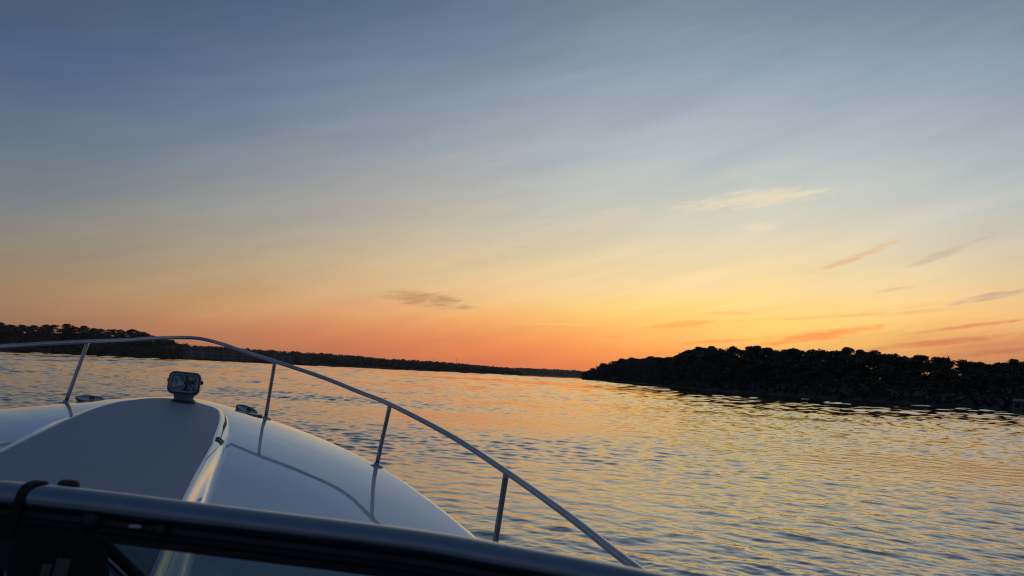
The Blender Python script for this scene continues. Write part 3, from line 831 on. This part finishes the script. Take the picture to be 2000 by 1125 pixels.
SPARSE = (cm, trunk_mesh('trunk', 10, C, 30), 2.3)
def conifer():
    g = np.random.default_rng(8); V = []
    for i in range(900):
        h = g.uniform(.12, 1) ** .9; r = 1.5 * (1 - h) ** .8 + .08; a = g.uniform(0, 2 * pi); q = r * g.uniform(.3, 1)
        p = np.array((q * cos(a), q * sin(a), 10 * h - q * .3)); d = np.array((cos(a), sin(a), -.3)) * .3; t = np.array((-sin(a), cos(a), 0)) * .12
        V += [p - d, p - t, p + d, p + t]
    return quad_mesh('crown', np.array(V), np.arange(len(V)).reshape(-1, 4), M['conifer'])
b = MB().tube([(0, 0, -.8), (0, 0, 5), (0, 0, 9.8)], [.2, .12, .02], 8)
CONIFER = (conifer(), mesh('trunk', b.v, b.f, M['bark']), 1.5)

def plant(kind, pos, h, width, label, group, parts=True, name='broadleaf_tree'):
    cm, tm, rad = kind; sz = h / 10.0; sw = width / (2 * rad) if width else sz
    r = empty(name, pos, random.uniform(0, 6.28))
    tag(r, label, 'tree', group)
    for nm, me in (('crown', cm), ('trunk', tm)) if parts else (('crown', cm),):
        o = link(nm, me, r); o.scale = (sw, sw, sz)
    return r

SHORE = [(5.37,634),(7.0,552),(8.66,464),(10.6,326),(12.07,275),(14.03,226),(17.86,204),(21.09,181),(24.18,177),(27.13,173),(29.93,168),(32.59,162),(37,158),(44,150)]
TOP = [(5.2,.10),(5.46,.36),(5.99,.67),(6.73,1.06),(7.05,.97),(7.47,1.24),(8.0,1.45),(8.68,1.55),(9.6,1.52),(10.02,1.68),(10.69,1.64),(11.29,1.7),(11.88,1.83),(12.53,2.21),(13.25,2.49),(14.11,2.56),(14.63,2.4),(14.91,2.24),(15.54,2.61),(16.19,2.39),(16.69,2.66),(17.12,2.71),(17.82,2.59),(18.88,2.49),(19.46,2.62),(20.62,2.56),(21.07,2.57),(22.02,2.54),(22.76,2.8),(23.57,2.65),(24.42,2.62),(25.02,2.44),(25.5,2.49),(25.98,2.31),(27.03,2.44),(28.0,2.34),(28.63,2.39),(29.41,2.2),(29.85,2.12),(30.34,2.1),(30.72,1.96),(31.36,2.11),(32.11,2.35),(32.62,2.18),(34,2.2),(37,2.3),(40,2.2),(44,2.2)]
shore_d = lambda a: float(np.interp(a, [p[0] for p in SHORE], [p[1] for p in SHORE]))
top_e = lambda a: float(np.interp(a, [p[0] for p in TOP], [p[1] for p in TOP]))
TA = np.array([p[0] for p in TOP]); TE = np.array([p[1] for p in TOP])
soft_e = lambda a: float(np.mean(np.interp(np.linspace(a - 1.2, a + 1.2, 9), TA, TE)))
def hgt(a, d, e=None): return EYE + d * tan(radians(top_e(a) if e is None else e))
def ground(a, off):
    """height of the headland, off metres behind its shoreline"""
    d = shore_d(a); H = hgt(a, d + 22, soft_e(a)); hill = max(.8, H - 9.5)
    k = np.interp(off, [-3, 0, 1.5, 5, 12, 22, 45, 120], [-.6, 0.02, .10, .22, .5, 1.0, 1.15, .6])
    lip = np.interp(off, [-3, 0, 1.2, 4], [-.8, -.05, .75, 1.1])
    return lip + (max(0, k) * hill if off > 0 else 0)
def build_headland():
    az = np.concatenate([np.linspace(5.28, 14, 90), np.linspace(14.1, 44, 130)]); offs = [-3, -.5, 0, .5, 1.2, 2.5, 5, 8, 12, 17, 22, 30, 45, 75, 120]
    V = []; g = np.random.default_rng(3)
    for a in az:
        d = shore_d(a); end = min(1, max(0, (a - 5.28) / .5))
        for o in offs:
            oo = o * (1 if a > 14 else 1.0); wig = .6 * sin(a * 9) + .5 * sin(a * 23 + 1)
            p = polar(a, d + oo + wig); z = ground(a, o) * (end if o > 0 else 1) + (g.normal() * .12 if o > .5 else 0)
            V.append((p.x, p.y, z))
    m = len(offs); F = [(i * m + k, (i + 1) * m + k, (i + 1) * m + k + 1, i * m + k + 1) for i in range(len(az) - 1) for k in range(m - 1)]
    o = link('terrain', mesh('terrain', V, F, M['earth'])); tag(o, kind='structure')
    GR = 'trees massed on the wooded headland'
    common = 'dark leafy tree massed among others on the wooded headland to the right'
    special = {11.88: 'thin loose-crowned tree poking up on the left slope of the right headland skyline',
               13.25: 'leafy tree where the right headland skyline climbs to its full height from the left',
               15.54: 'broad domed tree on the right headland just right of the notch in the skyline',
               14.11: 'domed tree on the right headland just left of the notch in the skyline',
               17.12: 'tallest broad tree on the crest of the right headland, under the orange streak',
               22.76: 'rounded tree standing above the level middle of the right headland skyline',
               25.5: 'sparse tree with sky showing through beside the lacy gap in the right headland',
               28.63: 'slim pointed conifer rising from the right end of the headland skyline',
               32.11: 'rounded tree closing the skyline at the right edge of the photo'}
    n = 0
    for a, e in TOP:
        if a < 5.4 or a > 33: continue
        off = 19; d = shore_d(a) + off; z = ground(a, off) * min(1, max(.15, (a - 5.28) / .5)); h = EYE + d * tan(radians(e)) - z
        kd = TREES[n % 7]; wd = np.interp(d, [180, 300, 600], [6.4, 8.8, 12]) * random.uniform(.85, 1.2); nm = 'broadleaf_tree'
        if abs(a - 11.88) < .01 or abs(a - 25.5) < .01: kd = SPARSE; wd *= .8
        if abs(a - 28.63) < .01: kd = CONIFER; wd = 2.2; nm = 'conifer_tree'
        lab = special.get(a)
        plant(kd, tuple(polar(a, d, z)), max(h, 3.5), wd, lab or common, None if lab else GR, True, nm); n += 1
    for off, f0, f1, sp in ((3.5, .42, .66, 5.0), (11, .68, .90, 5.4), (27, .95, 1.0, 3.9)):
        a = 5.45
        while a < 39:
            d = shore_d(a) + off + random.uniform(-1.5, 1.5); z = ground(a, off) * min(1, max(.15, (a - 5.28) / .5))
            H = EYE + d * tan(radians(min(top_e(a), soft_e(a) + .05))); h = (H - .5) * random.uniform(f0, f1) + .5 - z
            wd = np.interp(d, [160, 300, 600], [6.4, 8.6, 12]) * random.uniform(.85, 1.2)
            if h > 2.2:
                plant(random.choice(TREES), tuple(polar(a, d, z)), h, min(wd, h * 1.15), common, GR)
            # step along the shore, looser where it recedes
            stp = (sp + max(0, d - 220) * .024) * 1.12; d2 = shore_d(a + .1)
            ds = sqrt((d * radians(.1)) ** 2 + (d2 - shore_d(a)) ** 2); a += .1 * stp / max(ds, .05)
    for a in np.arange(19.5, 33, 1.45):
        d = shore_d(a) + 38; z = ground(a, 38); h = EYE + d * tan(radians(min(top_e(a), soft_e(a)) - .12)) - z
        if h > 3: plant(random.choice(TREES), tuple(polar(a, d, z)), h, 9.0, common, GR)
    # scrub along the bank: nobody could count it
    g = np.random.default_rng(9); C = []; R = []
    for a in np.concatenate([np.linspace(5.35, 14, 240), np.linspace(14, 42, 300)]):
        for off in (1.6, 3.2, 6, 9.5, 14, 20, 27):
            d = shore_d(a) + off + g.normal() * .5; zz = ground(a, off) * min(1, max(.1, (a - 5.28) / .5)); p = polar(a, d, zz + .4); C.append(tuple(p)); R.append(min(g.uniform(.6, 1.6) * (1 + off / 11), .3 + max(0.1, (hgt(a, d) - zz) * .42)))
    C = np.array(C); R = np.array(R)
    V = leaf_cloud(C, R, 42000, .55, g, .9, (.3, 1.0))
    o = link('undergrowth', quad_mesh('undergrowth', V, np.arange(len(V)).reshape(-1, 4), M['leaves']))
    tag(o, 'dark scrub and low bushes along the bank of the right headland', 'undergrowth', kind='stuff')
build_headland()

LTOP = [(-45,1.5),(-38,1.6),(-34,1.55),(-32.33,1.6),(-31.79,1.49),(-31.21,1.53),(-30.54,1.55),(-29.87,1.63),(-28.77,1.77),(-28.36,1.61),(-27.83,1.71),(-27.24,1.59),(-26.11,1.6),(-25.05,1.67),(-24.43,1.55),(-23.9,1.35),(-23.31,1.32),(-22.68,1.13),(-22.2,.85),(-21.9,.5)]
def build_left():
    D = 1000.0; az = np.linspace(-45, -21.8, 120); offs = [-6, 0, 3, 8, 20, 40, 70, 140, 220]
    lt = lambda a: float(np.interp(a, [p[0] for p in LTOP], [p[1] for p in LTOP])); ls = lambda a: float(np.mean([lt(a + k) for k in (-1, -.5, 0, .5, 1)]))
    def gr(a, off):
        H = EYE + (D + 70) * tan(radians(ls(a))) - 13
        return float(np.interp(off, [-6, 0, 3, 20, 70, 140, 220], [-1, 0, 1.2, .30 * max(H, 3), max(H, 2), max(H, 2) * .9, 0]))
    V = []
    for a in az:
        for o in offs: p = polar(a, D + o + 6 * sin(a * 3)); V.append((p.x, p.y, gr(a, o)))
    m = len(offs); F = [(i * m + k, (i + 1) * m + k, (i + 1) * m + k + 1, i * m + k + 1) for i in range(len(az) - 1) for k in range(m - 1)]
    tag(link('terrain', mesh('terrain', V, F, M['earth'])), kind='structure')
    GR = 'trees covering the left headland'; lab = 'small dark tree among the woods covering the left headland behind the bow rail'
    for off, f0, f1, sp in ((8, 10, 14, 1.0), (44, 13, 17, .72), (68, 16, 20, .50)):
        a = -34.5 + off * .01
        while a < -22.0:
            z = gr(a, off); lim = EYE + (D + off) * tan(radians(lt(a))) - z - .5; h = min(random.uniform(f0, f1), lim)
            if h > 3: plant(random.choice(TREES), tuple(polar(a, D + off + random.uniform(-5, 5), z)), h, random.uniform(15, 22), lab, GR)
            a += sp * random.uniform(.8, 1.2)
    for a, e in LTOP:
        if a < -33 or a > -22: continue
        off = 72; z = gr(a, off); h = EYE + (D + off) * tan(radians(e)) - z
        plant(random.choice(TREES), tuple(polar(a, D + off, z)), max(h, 4), random.uniform(15, 20), lab, GR)
    g = np.random.default_rng(19); C = []; R = []
    for a in np.linspace(-36, -22, 400):
        for off in (4, 14, 30, 50, 66): C.append(tuple(polar(a, D + off + g.normal() * 3, gr(a, off) + 1.5))); R.append(g.uniform(2.5, 4.5))
    V = leaf_cloud(np.array(C), np.array(R), 26000, 1.5, g, .9, (.3, 1.0))
    tag(link('undergrowth', quad_mesh('undergrowth', V, np.arange(len(V)).reshape(-1, 4), M['leaves'])), 'dark low growth under the trees of the left headland', 'undergrowth', kind='stuff')
build_left()

MTOP = [(-23,.90),(-22.23,.92),(-21.35,.9),(-20.55,.88),(-17.72,.83),(-16.79,.82),(-15.38,.79),(-14.01,.79),(-10.96,.74),(-8.69,.61),(-7,.62),(-5.25,.6),(-3.5,.52),(-1.76,.44),(-.6,.38),(.2,.30),(.8,.15),(1.1,.03)]
def woods(name, prof, D, a0, a1, label, nblob, leaf, rad, mat, hill_mat, slope_w=120):
    az = np.linspace(a0, a1, 160); te = lambda a: float(np.interp(a, [p[0] for p in prof], [p[1] for p in prof]))
    H = lambda a: max(.6, EYE * min(1, te(a) / .3) + D * tan(radians(te(a))))
    V = []; offs = [-12, 0, 4, 20, slope_w * .5, slope_w, slope_w * 2, slope_w * 3]
    tz = lambda a, o: float(np.interp(o, [-12, 0, 4, 20, slope_w * .5, slope_w, slope_w * 2, slope_w * 3], [-2, 0, .08 * H(a), .15 * H(a), .3 * H(a), .48 * H(a), .4 * H(a), 0]))
    for a in az:
        for o in offs: p = polar(a, D + o + 12 * sin(a * 2.1) * (o < slope_w)); V.append((p.x, p.y, tz(a, o)))
    m = len(offs); F = [(i * m + k, (i + 1) * m + k, (i + 1) * m + k + 1, i * m + k + 1) for i in range(len(az) - 1) for k in range(m - 1)]
    tag(link('hills', mesh('hills', V, F, hill_mat)), kind='structure')
    g = np.random.default_rng(int(D)); C = []; R = []
    for i in range(nblob):
        a = g.uniform(a0, a1); u = g.uniform(0, 1); off = 5 + u * slope_w; r = min(rad * g.uniform(.6, 1.25), H(a) * .4)
        lo = tz(a, off); hi = H(a) * (D + off) / D - r * .75
        z = lo + (hi - lo) * g.uniform(.55, 1.0) if u > .55 else lo + min(r * 1.2, max(0, hi - lo))
        C.append(tuple(polar(a, D + off, z))); R.append(r)
    V = leaf_cloud(np.array(C), np.array(R), nblob * leaf, rad * .42, g, .85, (.35, 1.0))
    tag(link(name, quad_mesh(name, V, np.arange(len(V)).reshape(-1, 4), mat)), label, 'woods', kind='stuff')
woods('far_woods', MTOP, 1450, -26, 1.1, 'far dark woods along the low shore in the middle, behind the small boats', 2600, 16, 6, M['leaves'], M['far_hill'])
woods('far_woods', [(-4,.40),(-1,.43),(.27,.43),(2.45,.46),(4,.47),(5.2,.44),(8,.42),(14,.4)], 3400, -4, 14, 'farthest low wooded ridge, paler, just left of the right headland', 1200, 14, 11, M['leaves'], M['far_hill'], 260)

# ------------------------------------------------------------------ buildings on the shores
def facing(az): return -radians(az)          # local -y looks back at the lake
def condo(az, D, z, wid, storeys, towers, label, dep=14):
    r = empty('apartment_building', tuple(polar(az, D, z)), facing(az)); tag(r, label, 'apartment building', 'apartment buildings on the far left shore')
    H = storeys * 3.0
    MB().box((0, dep / 2, H / 2), (wid, dep, H)).build('wall', M['plaster'], r, smooth=False)
    MB().box((0, dep / 2, H + .9), (wid + 1.4, dep + 1.4, 1.8), bev=.8).build('roof', M['roofing'], r, smooth=False)
    for k in range(storeys):
        MB().box((0, -1.0, k * 3 + .05), (wid * .96, 2.0, .25)).box((0, -1.95, k * 3 + .75), (wid * .96, .12, 1.0)).build('balcony', M['pale_paint'] if k % 2 else M['plaster'], r, smooth=False)
        nb = max(3, int(wid / 9))
        for i in range(nb):
            MB().box((-wid / 2 + (i + .5) * wid / nb, -.06, k * 3 + 1.45), (wid / nb * .5, .2, 2.0)).build('window', M['window_glass'], r, smooth=False)
    for tx in towers:
        MB().box((tx, -1.6, H / 2 + .8), (2.6, 3.4, H + 1.6)).build('stair_tower', M['pale_paint'], r, smooth=False)
    return r
condo(-20.9, 1448, 2.2, 58, 4, (-14, 4.5), 'long low apartment building with two pale stair towers left of the second rail post')
condo(-18.6, 1450, 2.0, 60, 4, (-5, 9), 'apartment building with pale stair towers half hidden by the sloping bow rail')
condo(-15.7, 1452, 2.0, 44, 4, (-10, 3, 14), 'apartment building with slim white piers right of the rail post')
condo(-14.1, 1455, 2.6, 17, 5, (), 'narrow apartment block with stacked balconies at the right end of the row')

def house(az, D, z, w, dpt, h, label, nwin, mats=('plaster', 'roofing'), name='house', rz=0, group=None, gable='pale_paint'):
    r = empty(name, tuple(polar(az, D, z)), facing(az) + rz); tag(r, label, 'house', group)
    MB().box((0, 0, h / 2), (w, dpt, h)).build('wall', M[mats[0]], r, smooth=False)
    y = dpt / 2 + .4; x = w / 2 + .4
    MB().add([(-x, -y, h), (x, -y, h), (x, y, h), (-x, y, h), (0, -y, h + w * .32), (0, y, h + w * .32), (-x, -y, h - .2), (x, -y, h - .2), (x, y, h - .2), (-x, y, h - .2)],
             [(0, 4, 5, 3), (1, 2, 5, 4), (6, 9, 8, 7), (0, 6, 7, 1), (3, 2, 8, 9), (0, 3, 9, 6), (1, 7, 8, 2)]).build('roof', M[mats[1]], r, smooth=False)
    MB().add([(-w / 2, -dpt / 2 - .02, h), (w / 2, -dpt / 2 - .02, h), (0, -dpt / 2 - .02, h + w * .29)], [(0, 1, 2)]).add([(-w / 2, -dpt / 2 + .2, h), (w / 2, -dpt / 2 + .2, h), (0, -dpt / 2 + .2, h + w * .29)], [(0, 2, 1)]).build('gable', M[gable], r, smooth=False)
    for i in range(nwin):
        MB().box((-w / 2 + (i + .5) * w / nwin, -dpt / 2 - .03, h * .55), (w / nwin * .55, .1, h * .45)).build('window', M['window_glass'], r, smooth=False)
    return r
house(-22.92, 985, 11.5, 5, 7, 2.2, 'left of two small houses with pale gables on the left headland', 2, group='gabled houses on the left headland', mats=('timber', 'roofing'))
house(-22.56, 985, 11.8, 5, 7, 2.2, 'right of two small houses with pale gables on the left headland', 2, group='gabled houses on the left headland', mats=('timber', 'roofing'))
house(9.81, shore_d(9.81) + .5, 3.6, 6.0, 4, 1.7, 'lake house with a row of pale window piers low on the right headland', 6, name='lake_house', gable='roofing')

def covered_dock(az, D, w, dp, h, label, z=.0, rz=0):
    r = empty('covered_dock', tuple(polar(az, D, z)), facing(az) + rz); tag(r, label, 'dock')
    MB().box((0, 0, h + .35), (w, dp, .7), bev=.3).build('roof', M['pale_paint'], r, smooth=False)
    MB().box((0, 0, .35), (w, dp, .3)).build('deck', M['timber'], r, smooth=False)
    n = max(3, int(w / 4))
    for i in range(n):
        for sd in (-1, 1):
            x = -w / 2 + .3 + i * (w - .6) / (n - 1)
            MB().tube([(x, sd * (dp / 2 - .3), -1), (x, sd * (dp / 2 - .3), h + .1)], .1, 8).build('post', M['timber'], r)
covered_dock(-8.63, 1400, 30, 6, 1.6, 'long low white-roofed boat dock on the far middle shore')
covered_dock(-9.3, 1425, 12, 6, 3.8, 'shorter white-roofed boat shed behind the left end of the long white dock')
covered_dock(7.77, shore_d(7.77) - 3, 9, 5, 2.4, 'pale-roofed boat dock at the foot of the left tip of the right headland')
covered_dock(32.45, shore_d(32.45) - 2, 2.6, 3, 1.3, 'small dock with a pale roof at the right edge of the photo')

def mast(az, D, z, h, label):
    r = empty('radio_mast', tuple(polar(az, D, z)), facing(az)); tag(r, label, 'mast')
    MB().tube([(0, 0, -4), (0, 0, h)], [.5, .15], 8).build('pole', M['steel'], r)
    for k in (.9, .8): MB().box((0, 0, h * k), (3.2 * k, .3, .3)).build('cross_arm', M['steel'], r, smooth=False)
mast(-5.26, 1560, 14, 10.5, 'left of two thin masts on the far middle ridge')
mast(-3.67, 1560, 12, 14, 'right of two thin masts on the far middle ridge')
mast(4.72, 3640, 22, 27, 'thin mast on the farthest ridge beside the tip of the right headland')

def far_boat(az, D, L, rz, label, cabin=True, group=None):
    r = empty('small_boat', tuple(polar(az, D, 0)), facing(az) + rz); tag(r, label, 'boat', group)
    V = []; st = np.linspace(0, 1, 12)
    for k in st:
        w = L * .16 * (1 - max(0, (k - .45) / .55) ** 2.2) + .02; h = .75 + .5 * k ** 2
        for x, z in ((-w, h), (-w * .8, .2), (0, -.3), (w * .8, .2), (w, h)): V.append((L * (k - .5), x, z))
    F = [(i * 5 + j, i * 5 + j + 1, i * 5 + 6 + j, i * 5 + 5 + j) for i in range(11) for j in range(4)] + [(i * 5, i * 5 + 5, i * 5 + 9, i * 5 + 4) for i in range(11)] + [(0, 1, 2, 3, 4)]
    MB().add(V, F).build('hull', M['dark_hull'], r, smooth=False)
    if cabin:
        MB().box((-.05 * L, 0, 1.35), (L * .34, L * .2, 1.0), bev=.25).build('cabin', M['dark_hull'], r, smooth=False)
        MB().box((.13 * L, 0, 1.45), (.08, L * .18, .6), Euler((0, radians(-25), 0))).build('windscreen', M['window_glass'], r, smooth=False)
    MB().box((-.52 * L, 0, .6), (.5, .4, 1.0), bev=.1).build('outboard_motor', M['rubber'], r, smooth=False)
far_boat(-1.34, 1180, 8.5, .3, 'lone small dark boat out on the water before the low far shore')
far_boat(-14.0, 1330, 5.5, .1, 'leftmost of three tiny dark boats close to the far shore', False, 'tiny boats off the far shore')
far_boat(-13.02, 1330, 6.5, -.2, 'middle one of three tiny dark boats close to the far shore', True, 'tiny boats off the far shore')
far_boat(-11.53, 1340, 5.5, .3, 'rightmost of three tiny dark boats close to the far shore', False, 'tiny boats off the far shore')

# ------------------------------------------------------------------ evening air
def build_haze():
    t = NT('evening_haze'); t.n.remove(t.p); v = t.add('ShaderNodeVolumePrincipled')
    v.inputs['Color'].default_value = (.92, .93, .96, 1); v.inputs['Density'].default_value = HAZE; v.inputs['Anisotropy'].default_value = .35
    t.link(v.outputs[0], t.out.inputs['Volume'])
    o = MB().box((0, 0, 0), (8700, 8700, 64)).build('haze', t.m, None, smooth=False); o.location = (0, 0, 28.5)
    tag(o, 'thin evening haze over the lake and its shores', 'haze', kind='stuff')
HAZE = 3.5e-5
build_haze()

# ------------------------------------------------------------------ light, camera, render
sl = bpy.data.lights.new('sun', 'SUN'); sl.energy = .3; sl.angle = radians(.5); sl.color = (1.0, .62, .32)
so = bpy.data.objects.new('sun', sl); COL.objects.link(so)
so.rotation_euler = Vector((sin(radians(17)) * cos(radians(1.2)), cos(radians(17)) * cos(radians(1.2)), sin(radians(1.2)))).to_track_quat('Z', 'Y').to_euler()

ca = bpy.data.cameras.new('camera'); co = bpy.data.objects.new('camera', ca); COL.objects.link(co)
ca.sensor_width = 36; ca.lens = 36 * 1570 / 2000; ca.clip_start = .02; ca.clip_end = 20000
roll = atan(.0485); p = atan((730 - 562.5) * cos(roll) / 1570)
Fv = Vector((0, cos(p), sin(p))); R0 = Vector((1, 0, 0)); U0 = Vector((0, -sin(p), cos(p)))
Rv = R0 * cos(roll) + U0 * sin(roll); Uv = U0 * cos(roll) - R0 * sin(roll)
mw = Matrix((Rv, Uv, -Fv)).transposed().to_4x4(); mw.translation = (0, 0, EYE); co.matrix_world = mw
ca.dof.use_dof = True; ca.dof.focus_distance = 7.0; ca.dof.aperture_fstop = 11
sc.camera = co
sc.render.engine = 'CYCLES'
sc.cycles.use_denoising = True; sc.cycles.filter_width = 1.2
sc.cycles.volume_bounces = 0; sc.cycles.max_bounces = 8; sc.cycles.transparent_max_bounces = 8
sc.cycles.sample_clamp_indirect = 4
sc.view_settings.view_transform = 'Standard'; sc.view_settings.look = 'None'
sc.view_settings.exposure = 0; sc.view_settings.gamma = 1
